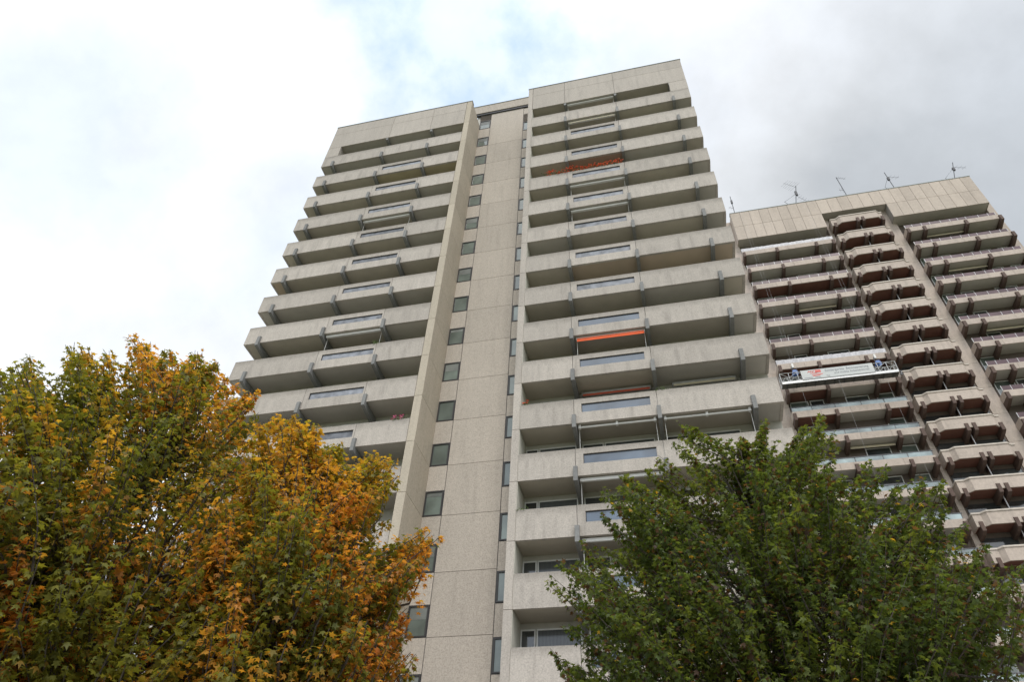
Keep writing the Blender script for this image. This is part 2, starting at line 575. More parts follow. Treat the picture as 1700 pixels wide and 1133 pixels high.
wl, wlp = window_meshes('stair_window', -7.575, -6.672, 0.02, 1.35)
blinds = [B(-7.50, -6.745, YS + 0.024, YS + 0.028, zb_, 1.28).mesh('roller_blind', 'blind') for zb_ in (0.75, 0.35, 1.05)]
wr, wrp = window_meshes('landing_window', -3.83, -2.915, -0.10, 1.25)
for k in range(-1, ROWS + 2):
    z = ZA - k * H
    if z < 0.05:
        break
    if k > 0:
        put('shaft_panel', sp, tower, (0, 0, z))
    f = put('window', wl, tower, (0, 0, z))
    put('pane', wlp, f, (0, 0, z))
    if random.random() < 0.4:
        put('blind', random.choice(blinds), f, (0, 0, z))
    put('infill_panel', inf_l, tower, (0, 0, z))
    if k < ROWS:
        z2 = z - H * 0.5
        f = put('window', wr, tower, (0, 0, z2))
        put('pane', wrp, f, (0, 0, z2))
        put('infill_panel', inf_r, tower, (0, 0, z2))
put('infill_panel', B(-7.585, -6.665, YS + 0.002, YS + 0.12, -0.03, 0.9).mesh('infill_top', 'agg_shaft'), tower, (0, 0, ZA + 4.15))
put('infill_panel', B(-3.835, -2.905, YS + 0.004, YS + 0.12, 0.0, 2.3).mesh('infill_top_right', 'agg_shaft'), tower, (0, 0, ZA + 2.66))
cap = put('fascia_panel', B(-8.6, -2.2, YS - 0.16, YS + 0.11, 5.30, 6.50).mesh('shaft_fascia', 'agg_shaft'), tower, (0, 0, ZA))
put('gap_shade', B(-8.6, -2.2, YS - 0.10, YS + 0.1, 5.07, 5.298).mesh('shaft_gap_shade', 'dark'), tower, (0, 0, ZA))  # dark strip stands in for the shaded gap below the fascia
put('coping', B(-8.65, -2.15, YS - 0.20, YS + 0.3, 6.502, 6.56).mesh('shaft_coping', 'coping'), tower, (0, 0, ZA))

# crown panels over the top balconies
for wing, cuts in (('left', [XL0, -14.21, -10.78, JL - G]), ('right', [JR + G, -0.05, 3.70, XR1])):
    for x0, x1 in zip(cuts, cuts[1:]):
        for z0, z1 in ((0.0, 2.12), (2.12, 3.36)):
            put('crown_panel', B(x0 + G / 2, x1 - G / 2, 0, 0.16, z0 + (G / 2 if z0 else 0.0), z1 - G / 2).mesh('crown_panel', 'agg_wall'), tower, (0, 0, ZA))
    a, b = cuts[0], cuts[-1]
    put('joint_core', B(a + 0.03, b - 0.03, 0.05, 1.42, 0.16, 3.2).mesh('crown_core', 'joint'), tower, (0, 0, ZA))
    put('coping', B((XL0, XR0)[wing == 'right'] - 0.03, (XL1, XR1)[wing == 'right'] + 0.03, -0.03, 0.4, 3.392, 3.45).mesh('wing_coping', 'coping'), tower, (0, 0, ZA))
    put('roof', B((XL0, XR0)[wing == 'right'] + 0.05, (XL1, XR1)[wing == 'right'] - 0.05, 0.3, 13.9, 3.302, 3.34).mesh('roof', 'roof'), tower, (0, 0, ZA))
ce = B(0, 0.14, 0.165, 1.41, 0.0, 3.36)
put('crown_panel', B(XL0, XL0 + 0.14, 0.165, 14.0, 0.0, 3.36).mesh('crown_side', 'agg_wall'), tower, (0, 0, ZA))
put('crown_panel', B(XR1 - 0.14, XR1, 0.165, 14.0, 0.0, 3.36).mesh('crown_side', 'agg_wall'), tower, (0, 0, ZA))
# closed outer cheeks of the topmost balconies
put('cheek_panel', B(XL0, -18.30, 0.003, 1.3, -H + 1.39, -G).mesh('cheek_left', 'agg_wall'), tower, (0, 0, ZA))
put('cheek_panel', B(7.65, XR1, 0.003, 1.3, -H + 1.39, -G).mesh('cheek_right', 'agg_wall'), tower, (0, 0, ZA))

PH = 1.37                     # parapet height
WING = {
    'left': dict(x0=XL0, x1=JL - 0.012, cuts=[XL0, -14.21, -10.78, JL - 0.012], br=[-18.40, -14.34, -10.66], end=XL0, strip=(-13.93, -10.88), zs=(0.60, 1.04)),
    'right': dict(x0=JR + 0.012, x1=XR1, cuts=[JR + 0.012, -0.045, 3.695, XR1], br=[-0.045, 3.72, 7.70], end=XR1, strip=(0.30, 3.39), zs=(0.59, 1.08)),
}
br_mesh = MB().prism([(-0.15, -0.30), (-0.15, 0.40), (-0.002, 0.46), (-0.002, -0.0), (1.40, 0.0), (1.40, -0.52), (0.25, -0.36)], 'x', -0.09, 0.09).mesh('bracket', 'bracket')
br_top = MB().prism([(0.02, -0.30), (0.02, 0.0), (1.40, 0.0), (1.40, -0.52), (0.25, -0.36)], 'x', -0.09, 0.09).mesh('bracket_top', 'bracket')
for wn, w in WING.items():
    i_mid = 1
    slab = B(w['x0'] + 0.02, w['x1'] - 0.02, 0.10, 1.405, 0.035, 0.20).mesh('balcony_slab', 'slab')
    panels = {}
    for i, (a, b) in enumerate(zip(w['cuts'], w['cuts'][1:])):
        a, b = a + G / 2, b - G / 2
        panels[i] = B(a, b, 0, 0.13, 0, PH).mesh('parapet_panel', 'agg')
        if i == i_mid:
            s0, s1 = w['strip']
            z0, z1 = w['zs']
            f = B(a, b, 0, 0.13, 0, z0).box(a, b, 0, 0.13, z1, PH).box(a, s0, 0, 0.13, z0, z1).box(s1, b, 0, 0.13, z0, z1)
            win = f.mesh('parapet_panel_open', 'agg')
            lip = B(s0, s1, 0.035, 0.1, z1 - 0.03, z1 - 0.001).box(s0, s0 + 0.025, 0.035, 0.1, z0, z1 - 0.03).mesh('strip_frame', 'frame')
            stp = B(s0, s1, 0.065, 0.075, z0, z1).mesh('glass_strip', 'strip')
    e0, e1 = (w['end'], w['end'] + 0.13) if wn == 'left' else (w['end'] - 0.13, w['end'])
    endp = B(e0, e1, 0.135, 1.40, 0, PH).mesh('end_panel', 'agg')
    segs = [w['x0'] + 0.005] + w['br'] + [w['x1'] - 0.005]
    if wn == 'left':
        segs = [w['x0'] + 0.135] + w['br'] + [w['x1'] - 0.005]
    else:
        segs = [w['x0'] + 0.02] + w['br'] + [w['x1'] - 0.135]
    soff = [B(a + 0.005, b - 0.005, 0.132, 1.40, 0.012, 0.03).mesh('soffit_panel', 'soffit') for a, b in zip(segs, segs[1:])]
    special = {('left', 2): ['soffit', 'soffit', 'soffit_ochre', 'soffit_ochre'], ('left', 1): ['soffit_cool'] * 4, ('left', 0): ['soffit_cool'] * 4,
                ('left', 7): ['soffit_cool'] * 4, ('left', 10): ['soffit_cool'] * 4, ('left', 6): ['soffit_warm', 'soffit', 'soffit', 'soffit'],
               ('left', 9): ['soffit_cool'] * 4,
               ('right', 3): ['soffit', 'soffit_red', 'soffit_cool', 'soffit'],
               ('right', 7): ['soffit', 'soffit_warm', 'soffit_warm', 'soffit_warm'], ('right', 8): ['soffit', 'soffit', 'soffit_cool', 'soffit'],
               ('right', 10): ['soffit', 'soffit', 'soffit_cool', 'soffit_cool'], ('right', 6): ['soffit_cool', 'soffit', 'soffit', 'soffit_cool']}
    for k in range(0, ROWS):
        z = ZA - k * H
        sl = put('balcony_slab', slab, tower, (0, 0, z))
        mats = special.get((wn, k), ['soffit', 'soffit', 'soffit', 'soffit_cool'])
        for me, mt in zip(soff, mats):
            put('soffit_panel', me, sl, (0, 0, z), mt)
        for x in w['br']:
            put('bracket', br_mesh if k else br_top, sl, (x, 0, z))
        if k == 0:
            continue
        for i, me in panels.items():
            if i == i_mid and k >= 2:
                put('parapet_panel', win, sl, (0, 0, z))
                put('strip_frame', lip, sl, (0, 0, z))
                put('glass_strip', stp, sl, (0, 0, z), 'strip' if (k < 9 or wn == 'left') else 'strip_dark')
            else:
                put('parapet_panel', me, sl, (0, 0, z))
        put('parapet_panel', endp, sl, (0, 0, z))

# doors and windows at the back of the balconies that show through the openings
y0, y1 = 1.33, 1.395
for wn, x_a in (('right', JR), ('left', -18.9)):
    lay = [(0.10, 0.58, 'pane_dark'), (0.72, 2.35, 'curtain'), (2.72, 3.6, 'pane_dark'), (3.75, 5.9, 'curtain'), (6.5, 7.4, 'pane_dark'), (7.55, 9.6, 'curtain')]
    for k in range(8, ROWS):
        z = ZA - k * H
        for a, b, mt in lay:
            a, b = x_a + a, x_a + b
            door = (b - a) < 1.0
            zb = -2.45 if door else -1.75
            fr = MB().box(a - 0.05, b + 0.05, y0, y1, -0.30, -0.24).box(a - 0.05, b + 0.05, y0, y1, zb - 0.06, zb)
            fr.box(a - 0.05, a, y0, y1, zb, -0.30).box(b, b + 0.05, y0, y1, zb, -0.30)
            key = ('bal', wn, round(a, 2))
            if key not in M:
                M[key] = (fr.mesh('balcony_window_frame', 'frame_white'), B(a, b, y0 + 0.02, y0 + 0.03, zb, -0.30).mesh('balcony_pane', mt))
            f = put('balcony_window', M[key][0], tower, (0, 0, z))
            put('pane', M[key][1], f, (0, 0, z))

# ------------------------------------------------------------------ far block
block = thing('apartment_block', 'beige apartment block behind, brown brackets, three balcony bays and a tiled concrete crown', 'apartment block', (28.0, 33.0, 0.0))
NB = 19
YP = YB + 0.98                # pier plane
bb = MB()
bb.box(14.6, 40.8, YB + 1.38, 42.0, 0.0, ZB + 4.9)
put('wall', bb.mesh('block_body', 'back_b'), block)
jc = MB()
for a, b in ((14.3, 15.18), (24.69, 25.04), (30.36, 30.98), (40.25, 40.84)):
    jc.box(a + 0.02, b - 0.02, YP + 0.04, YB + 1.75, 0.0, ZB + 2.2)
put('joint_core', jc.mesh('pier_core', 'joint'), block)
piers = [B(a, b, YP, YB + 1.74, 0.01, H - 0.01).mesh('pier_panel', 'agg_b') for a, b in ((14.2, 15.20), (24.67, 25.06), (30.33, 31.42), (40.22, 40.88))]
for k in range(0, NB + 1):
    for me in piers:
        put('pier_panel', me, block, (0, 0, ZB - k * H - 0.9))
for me in piers:
    put('pier_panel', me, block, (0, 0, ZB + H - 0.9))
# crown of concrete tiles
cr = MB()
cr.box(15.06, 40.19, YB + 0.06, YB + 1.76, 2.42, 4.94)
cr.box(15.06, 24.36, YB + 0.06, YB + 1.76, 0.05, 2.42)
cr.box(31.03, 40.19, YB + 0.06, YB + 1.76, 0.05, 2.42)
put('crown_core', cr.mesh('block_crown_core', 'slab'), block, (0, 0, ZB))
cols = []
for a, b, n in ((15.04, 24.38, 9), (24.38, 31.01, 6), (31.01, 40.21, 9)):
    for i in range(n):
        x0, x1 = a + (b - a) * i / n, a + (b - a) * (i + 1) / n
        for r, (z0, z1) in enumerate(((0.0, 2.36), (2.36, 4.92))):
            if r == 0 and n == 6:
                continue
            put('crown_tile', B(x0 + 0.016, x1 - 0.016, YB, YB + 0.07, z0 + (0.016 if r else 0), z1 - 0.016).mesh('crown_tile', 'tile_b'), block, (0, 0, ZB))
put('crown_side', B(15.042, 15.10, YB + 0.075, 42.0, 0.0, 4.9).mesh('crown_side', 'agg_b'), block, (0, 0, ZB))
put('crown_side', B(40.15, 40.21, YB + 0.075, 42.0, 0.0, 4.9).mesh('crown_side', 'agg_b'), block, (0, 0, ZB))
put('coping', B(15.0, 40.25, YB - 0.04, YB + 0.5, 4.93, 5.0).mesh('block_coping', 'coping'), block, (0, 0, ZB))
put('roof', B(15.11, 40.1, YB + 0.5, 41.9, 4.945, 4.98).mesh('block_roof', 'roof'), block, (0, 0, ZB))
for a, b, z in ((15.1, 24.34, 0.02), (31.07, 40.12, 0.02), (24.42, 30.98, 2.40)):
    put('soffit_panel', B(a, b, YB + 0.072, YB + 1.7, z, z + 0.02).mesh('crown_soffit', 'soffit_cool'), block, (0, 0, ZB))

bb_mesh = MB().prism([(-0.17, -0.34), (-0.17, 0.36), (-0.002, 0.44), (-0.002, 0.0), (1.7, 0.0), (1.7, -0.62), (0.3, -0.46)], 'x', -0.13, 0.13).mesh('block_bracket', 'bracket_b')
BAY = {'left': dict(x0=15.05, x1=24.40, br=[15.22, 18.60, 22.57, 24.28]), 'right': dict(x0=31.43, x1=40.10, br=[31.56, 33.10, 36.98, 40.15])}
SH = 0.64
for bn, w in BAY.items():
    x0, x1 = w['x0'], w['x1']
    slab = B(x0 + 0.1, x1 - 0.1, YB + 0.1, YB + 1.755, 0.04, 0.22).mesh('balcony_slab', 'slab')
    n = 4
    cut = [x0 + (x1 - x0) * i / n for i in range(n + 1)]
    span = [B(a + 0.008, b - 0.008, YB, YB + 0.10, 0, SH).mesh('parapet_panel', 'agg_b') for a, b in zip(cut, cut[1:])]
    ends = [B(x0, x0 + 0.09, YB + 0.103, YP + 0.3, 0, SH).mesh('end_panel', 'agg_b'), B(x1 - 0.09, x1, YB + 0.103, YP + 0.3, 0, SH).mesh('end_panel', 'agg_b')]
    sg = [x0 + 0.1] + w['br'][1:-1] + [x1 - 0.1]
    soff = [B(a + 0.004, b - 0.004, YB + 0.102, YB + 1.745, 0.012, 0.035).mesh('soffit_panel', 'soffit_cool') for a, b in zip(sg, sg[1:])]
    # railing
    yr = YB + 0.12
    npan = 10
    pc = [x0 + 0.08 + (x1 - x0 - 0.16) * i / npan for i in range(npan + 1)]
    pj = [pc[0]] + [p + random.uniform(-0.22, 0.22) for p in pc[1:-1]] + [pc[-1]]
    post = MB()
    for p in pj:
        post.box(p - 0.025, p + 0.025, yr + 0.012, yr + 0.05, SH - 0.25, 1.21)
    post = post.mesh('rail_posts', 'rail_light')
    pan = [B(a + 0.03, b - 0.03, yr, yr + 0.01, SH - 0.06, 1.18).mesh('rail_panel', 'rail_purple') for a, b in zip(pj, pj[1:])]
    hr = B(x0, x1, yr - 0.03, yr + 0.05, 1.12, 1.18)
    for i in range(0, 11, 2):
        hr.box(pj[i] - 0.03, pj[i] + 0.03, yr + 0.012, yr + 0.05, SH - 0.25, 1.12)
    hr = hr.mesh('handrail', 'rail')
    clear = [B(pj[i] + 0.035, pj[i + 2] - 0.035, yr, yr + 0.012, SH - 0.05, 1.115).mesh('glass_panel', 'rail_clear') for i in range(0, 10, 2)]
    shv = MB()
    k_n = 60
    for i in range(k_n):         # crinkled sheet of plastic hung over the railing
        a, b = x0 + (x1 - x0) * i / k_n, x0 + (x1 - x0) * (i + 1) / k_n
        da, db = (0.02 * math.sin(i * 1.9) + 0.015 * math.sin(i * 0.7), 0.02 * math.sin((i + 1) * 1.9) + 0.015 * math.sin((i + 1) * 0.7))
        o = len(shv.v)
        shv.v += [(a, yr - 0.05 + da, SH - 0.12 + da), (b, yr - 0.05 + db, SH - 0.12 + db), (b, yr - 0.03 - db, 1.2), (a, yr - 0.03 - da, 1.2)]
        shv.f.append((o, o + 1, o + 2, o + 3))
    shv = shv.mesh('plastic_sheet', 'sheet')
    yb = YB + 1.33
    wins = []
    lay = [(0.35, 1.9, 'pane'), (2.05, 3.2, 'pane_dark'), (5.0, 6.9, 'pane_dark'), (7.5, 8.9, 'pane')]
    for a, b, mt in lay:
        a, b = x0 + a, x0 + b
        if b > x1 - 0.2:
            b = x1 - 0.3
        f = MB().box(a, b, yb - 0.02, yb + 0.045, -0.22, -0.14).box(a, b, yb - 0.02, yb + 0.045, -2.2, -2.12)
        f.box(a, a + 0.07, yb - 0.02, yb + 0.045, -2.12, -0.22).box(b - 0.07, b, yb - 0.02, yb + 0.045, -2.12, -0.22)
        wins.append((f.mesh('block_window_frame', 'frame_white'), B(a + 0.07, b - 0.07, yb, yb + 0.01, -2.12, -0.22).mesh('block_pane', mt)))
    for k in range(1, NB):
        z = ZB - k * H
        sl = put('balcony_slab', slab, block, (0, 0, z))
        for i, me in enumerate(soff):
            mt = 'soffit_cool'
            if bn == 'left' and k in (3, 7):
                mt = 'soffit_red2'
            if bn == 'left' and ((k in (8, 9) and i in (0, 2)) or k == 16):
                mt = 'soffit_red2'
            put('soffit_panel', me, sl, (0, 0, z), mt)
        for me in span + ends:
            put('parapet_panel', me, sl, (0, 0, z))
        for x in w['br']:
            put('bracket', bb_mesh, sl, (x, YB, z))
        if bn == 'left' and k in (1, 7):
            put('plastic_sheet', shv, sl, (0, 0, z))
        elif bn == 'left' and k >= 8:
            put('handrail', hr, sl, (0, 0, z))
            for i, me in enumerate(clear):
                put('rail_panel', me, sl, (0, 0, z), 'rail_blue' if (k == 8 and 0 < i < 4) else None)
        else:
            put('rail_posts', post, sl, (0, 0, z))
            for me in pan:
                put('rail_panel', me, sl, (0, 0, z))
        if k >= 2:
            for i, (fm, pm) in enumerate(wins):
                if random.random() < 0.2:
                    continue
                f = put('window', fm, block, (0, 0, z))
                put('pane', pm, f, (0, 0, z))

# middle bay: bowed balconies
YM = 25.50
line = [(24.87, YP + 0.02), (24.87, YM + 0.30), (25.42, YM + 0.30), (25.75, YM), (29.42, YM), (29.72, YM + 0.30), (29.97, YM + 0.30), (29.97, YP + 0.02)]
par = MB().sweep(line, 0.0, 0.96, 0.10).mesh('bay_parapet', 'agg_b')
line_o = [(24.82, YP + 0.02), (24.82, YM + 0.24), (25.40, YM + 0.24), (25.73, YM - 0.06), (29.44, YM - 0.06), (29.74, YM + 0.24), (30.02, YM + 0.24), (30.02, YP + 0.02)]
M['coping_b'] = concrete('balcony_coping_stone', (0.58, 0.52, 0.455), speck=0.06, scale=7, streak=0.12)
cop = MB().sweep(line_o, 0.962, 1.08, 0.24).mesh('bay_coping', 'coping_b')
dep = YB + 1.00
inner = [(24.98, dep), (24.98, YM + 0.41), (25.46, YM + 0.41), (25.79, YM + 0.11), (29.38, YM + 0.11), (29.68, YM + 0.41), (29.86, YM + 0.41), (29.86, dep)]
bslab = MB().prism(inner, 'z', 0.045, 0.22).mesh('bay_slab', 'slab')
bsoff = MB().prism(inner, 'z', 0.015, 0.04).mesh('bay_soffit', 'soffit_red2')
bb_low = MB().prism([(-0.10, -0.36), (-0.10, 0.34), (-0.003, 0.40), (-0.003, 0.0), (1.5, 0.0), (1.5, -0.62), (0.3, -0.48)], 'x', -0.13, 0.13).mesh('bay_bracket', 'bracket_b')
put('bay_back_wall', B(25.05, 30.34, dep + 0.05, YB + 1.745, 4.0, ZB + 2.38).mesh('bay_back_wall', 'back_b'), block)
yb = dep + 0.02
bw = MB()
for a, b in ((25.2, 27.5), (27.9, 30.2)):
    bw.box(a, b, yb - 0.02, yb + 0.025, -0.45, -0.37).box(a, a + 0.07, yb - 0.02, yb + 0.025, -2.3, -0.45).box(b - 0.07, b, yb - 0.02, yb + 0.025, -2.3, -0.45)
bw = bw.mesh('bay_window_frame', 'frame')
bp_ = B(25.27, 27.43, yb, yb + 0.01, -2.3, -0.45).box(27.97, 30.13, yb, yb + 0.01, -2.3, -0.45).mesh('bay_pane', 'pane_dark')
rain = B(27.60, 27.66, YB + 0.2, YB + 0.26, -2.6, 0.0).mesh('downpipe', 'rail_light')
for k in range(0, NB):
    z = ZB - (k + 0.05) * H
    sl = put('balcony_slab', bslab, block, (0, 0, z))
    put('soffit_panel', bsoff, sl, (0, 0, z))
    put('parapet_panel', par, sl, (0, 0, z))
    put('coping', cop, sl, (0, 0, z))
    for x, dy in ((25.20, 0.30), (27.36, 0.0), (27.89, 0.0), (29.88, 0.30)):
        put('bracket', bb_low, sl, (x, YM + dy, z))
    put('downpipe', rain, sl, (0, 0, z))
    f = put('window', bw, block, (0, 0, z))
    put('pane', bp_, f, (0, 0, z))

# ------------------------------------------------------------------ awnings
def awning(x0, x1, row, label, kind='white', wing='right', y=0.16, dz=-0.03):
    z = ZA - row * H
    t = thing('awning', label, 'awning', ((x0 + x1) / 2, y, z - 0.12), 'balcony awnings on the near tower')
    c = MB()
    if kind == 'rod':
        c.tube([(x0, y + 0.05, z - 0.11), (x1, y + 0.05, z - 0.11)], 0.05, 8)
        put('roller', c.mesh('awning_roller', 'white'), t)
        h = MB()
        for f in (0.02, 0.5, 0.98):
            x = x0 + (x1 - x0) * f
            h.box(x - 0.05, x + 0.05, y - 0.02, y + 0.12, z - 0.18, z + 0.005)
        put('holder', h.mesh('awning_holder', 'white'), t)
    elif kind == 'back':
        pass
    else:
        c.box(x0, x1, y, y + 0.14, z - 0.15, z - 0.03)
        put('cassette', c.mesh('awning_cassette', 'white'), t)
        if kind in ('orange', 'stripe', 'cream'):
            nseg = 26
            v = MB()
            for i in range(nseg):
                a, b = x0 + 0.05 + (x1 - x0 - 0.1) * i / nseg, x0 + 0.05 + (x1 - x0 - 0.1) * (i + 1) / nseg
                drop = 0.22 if kind != 'stripe' else 0.12 + 0.05 * (i % 2)
                v.box(a, b - (0.0 if kind != 'stripe' else 0.02), y - 0.02, y - 0.008, z - 0.10 - drop, z - 0.10)
            put('canvas', v.mesh('awning_canvas', 'orange' if kind == 'orange' else 'cream'), t)
        bar = MB().tube([(x0 + 0.03, y + 0.0, z - 0.17), (x1 - 0.03, y + 0.0, z - 0.17)], 0.022, 6)
        put('front_bar', bar.mesh('awning_bar', 'white'), t)
    rods = MB()
    for x in (x0 + 0.04, x1 - 0.04):
        rods.box(x - 0.008, x + 0.008, y + 0.16, y + 0.176, z - 1.5, z - 0.03)
    put('guide_rod', rods.mesh('awning_rod', 'white'), t)
    return t


awning(0.10, 3.58, 0, 'white rolled awning under the roof crown of the right wing', 'plain')
awning(0.12, 3.55, 1, 'cream scalloped awning on the second balcony from the top of the right wing', 'stripe')
awning(0.10, 3.60, 4, 'white rolled awning on the right wing balcony right below the red flowers', 'plain')
awning(0.10, 3.62, 5, 'white rolled awning on the right wing, second balcony below the red flowers', 'plain')
awning(0.14, 3.58, 9, 'bright orange awning with white cassette on the right wing', 'orange')
awning(0.10, 3.56, 11, 'white awning roller left of the middle bracket, level with the treetop spires', 'rod')
awning(3.86, 7.55, 11, 'white awning roller right of the middle bracket, just above the treetop spires', 'rod')
awning(0.10, 3.56, 12, 'white rolled awning partly behind the top left of the green tree', 'plain')
awning(0.10, 3.56, 13, 'lowest white rolled awning on the right wing, mostly behind the green tree', 'plain')
awning(-14.18, -10.80, 4, 'white rolled awning high on the left wing between two brackets', 'plain', 'left')
awning(-14.18, -10.80, 8, 'white rolled awning on the left wing above the parapet with a grass tuft', 'plain', 'left')


def back_awning(x0, x1, row, mat, label):
    z = ZA - row * H
    t = thing('awning', label, 'awning', ((x0 + x1) / 2, 1.05, z - 0.2), 'balcony awnings on the near tower')
    put('cassette', B(x0, x1, 1.10, 1.30, z - 0.25, z - 0.10).mesh('awning_cassette', 'alu'), t)
    put('canvas', B(x0 + 0.05, x1 - 0.05, 1.085, 1.098, z - 0.34, z - 0.23).mesh('awning_canvas', mat), t)


back_awning(0.2, 3.5, 10, 'red_canvas', 'dark red awning tucked under the soffit one storey below the orange awning')
back_awning(4.5, 7.4, 10, 'cream', 'cream awning tucked under the soffit beside the dark red awning')


def block_awning(x0, x1, row, label, mat='cream', drop=0.16):
    z = ZB - row * H
    t = thing('awning', label, 'awning', ((x0 + x1) / 2, YB + 0.9, z - 0.15), 'balcony awnings on the far block')
    put('cassette', MB().tube([(x0, YB + 0.95, z - 0.14), (x1, YB + 0.95, z - 0.14)], 0.075, 8).mesh('awning_roller', mat), t)
    put('canvas', MB().prism([(YB + 0.95, z - 0.17), (YB + 0.80, z - 0.20), (YB + 0.80, z - 0.20 - drop), (YB + 0.812, z - 0.20 - drop), (YB + 0.812, z - 0.21), (YB + 0.95, z - 0.18)], 'x', x0 + 0.04, x1 - 0.04).mesh('awning_canvas', mat), t)


block_awning(18.8, 22.3, 4, 'cream awning on the far block, just below the balcony with the long oxblood soffit')
block_awning(18.8, 22.3, 10, 'cream awning on the far block two storeys under the blue balcony tarp')
block_awning(33.3, 36.8, 1, 'yellowish awning under the top right balcony of the far block')
block_awning(33.3, 36.8, 3, 'cream awning on the right bay of the far block, third balcony from the top')
block_awning(33.3, 36.8, 6, 'cream awning on the right bay of the far block, about level with the work platform')

# ------------------------------------------------------------------ balcony plants
def blob_leaves(mb, c, r, n, size, rnd, squash=0.7):
    for _ in range(n):
        p = Vector((rnd.gauss(0, r), rnd.gauss(0, r * 0.5), abs(rnd.gauss(0, r * squash)))) + Vector(c)
        a = Vector((rnd.uniform(-1, 1), rnd.uniform(-1, 1), rnd.uniform(-1, 1))).normalized() * size
        b = a.orthogonal().normalized() * size * 0.7
        o = len(mb.v)
        mb.v += [tuple(p - a), tuple(p + b), tuple(p + a), tuple(p - b)]
        mb.f.append((o, o + 1, o + 2, o + 3))


def planter(x0, x1, row, label, flower, n_fl, height=0.22, trail=True, grass=False):
    z = ZA - row * H + PH
    rnd = random.Random(int(x0 * 100) + row)
    t = thing('flower_box', label, 'flower box', ((x0 + x1) / 2, 0.22, z))
    put('box', B(x0, x1, 0.14, 0.32, z - 0.20, z - 0.02).mesh('flower_box', 'pot'), t)
    lv, fl = MB(), MB()
    n = max(2, int((x1 - x0) / 0.13))
    for i in range(n):
        x = x0 + (x1 - x0) * (i + 0.5) / n
        hh = height * (0.35 + 0.75 * abs(math.sin(x * 2.3 + row)) + rnd.random() * 0.25)
        blob_leaves(lv, (x, 0.06, z - 0.03), hh * 0.5, 18, 0.04, rnd)
        if grass:
            for _ in range(8):
                a = rnd.uniform(-0.2, 0.2)
                lv.tube([(x, 0.2, z - 0.05), (x + a * 0.5, 0.14, z + hh * 0.8), (x + a * 1.3, 0.06, z + hh * 1.3)], 0.008, 3)
        for _ in range(n_fl):
            c = (x + rnd.uniform(-0.1, 0.1), 0.02 + rnd.uniform(-0.12, 0.12), z - (0.06 if trail else 0.0) + rnd.random() * (hh + 0.12))
            blob_leaves(fl, c, 0.035, 9, 0.036, rnd)
    o = put('leaves', lv.mesh('flower_box_leaves', 'herb'), t)
    o['kind'] = 'stuff'
    if n_fl:
        o = put('blossoms', fl.mesh('flower_box_blossoms', flower), t)
        o['kind'] = 'stuff'


planter(-1.45, 3.64, 4, 'long row of orange red geraniums spilling over a high right wing parapet', 'petal', 4, 0.42)
planter(-2.50, -2.15, 11, 'small pot with red flowers at the left end of a right wing parapet', 'petal', 2, 0.2)
planter(3.70, 4.10, 11, 'small green plant on the right wing parapet beside the middle bracket', 'petal', 0, 0.2)
planter(-2.50, -2.10, 13, 'low green plant on the right wing parapet next to the narrow shaft windows', 'petal', 0, 0.16)
planter(-9.0, -8.3, 11, 'small potted pink flowers at the inner end of a left wing parapet', 'petal_pink', 2, 0.28, False)
planter(-11.05, -10.75, 9, 'wispy grass tuft over a glass strip on the left wing', 'petal', 0, 0.3, False, True)

# ------------------------------------------------------------------ suspended work platform
zb = ZB - 21.92
gp = thing('work_platform', 'silver suspended work platform with printed banner and blue hoists hanging at the far block', 'work platform', (19.4, 25.0, zb))
gx0, gx1, gy0, gy1 = 14.72, 24.10, 24.62, 25.30
put('deck', B(gx0, gx1, gy0, gy1, zb - 0.12, zb).mesh('platform_deck', 'deck'), gp)
put('toe_board', B(gx0, gx1, gy0 - 0.02, gy0 - 0.002, zb - 0.12, zb + 0.14).box(gx0, gx1, gy1 + 0.002, gy1 + 0.02, zb - 0.12, zb + 0.14).mesh('toe_board', 'alu'), gp)
ribs = MB()
for i in range(12):
    x = gx0 + 0.4 + i * 0.78
    ribs.box(x - 0.03, x + 0.03, gy0, gy1, zb - 0.16, zb - 0.122)
put('deck_ribs', ribs.mesh('platform_ribs', 'dark'), gp)['kind'] = 'stuff'


def truss(y):
    m = MB()
    r = 0.028
    for z in (zb + 0.55, zb + 1.08):
        m.tube([(gx0, y, z), (gx1, y, z)], r, 6)
    n = 13
    for i in range(n + 1):
        x = gx0 + (gx1 - gx0) * i / n
        m.tube([(x, y, zb), (x, y, zb + 1.08)], r, 6)
        if i < n:
            x2 = gx0 + (gx1 - gx0) * (i + 1) / n
            m.tube([(x, y, zb + (0.55 if i % 2 else 1.08)), (x2, y, zb + (1.08 if i % 2 else 0.55))], r * 0.8, 6)
            xm = (x + x2) / 2
            m.tube([(x, y, zb + 0.1), (xm, y, zb + 0.55)], r * 0.7, 6)
            m.tube([(xm, y, zb + 0.55), (x2, y, zb + 0.1)], r * 0.7, 6)
    return m


put('guard_rail', truss(gy0).mesh('platform_rail', 'alu'), gp)
put('guard_rail', truss(gy1).mesh('platform_rail', 'alu'), gp)
er = MB()
for x in (gx0, gx1):
    for z in (zb + 0.55, zb + 1.08):
        er.tube([(x, gy0, z), (x, gy1, z)], 0.028, 6)
put('end_rail', er.mesh('platform_end_rail', 'alu'), gp)
put('banner', B(16.45, 22.30, gy0 - 0.065, gy0 - 0.05, zb + 0.10, zb + 1.12).mesh('platform_banner', 'banner'), gp)
ban = gp.children[-1]


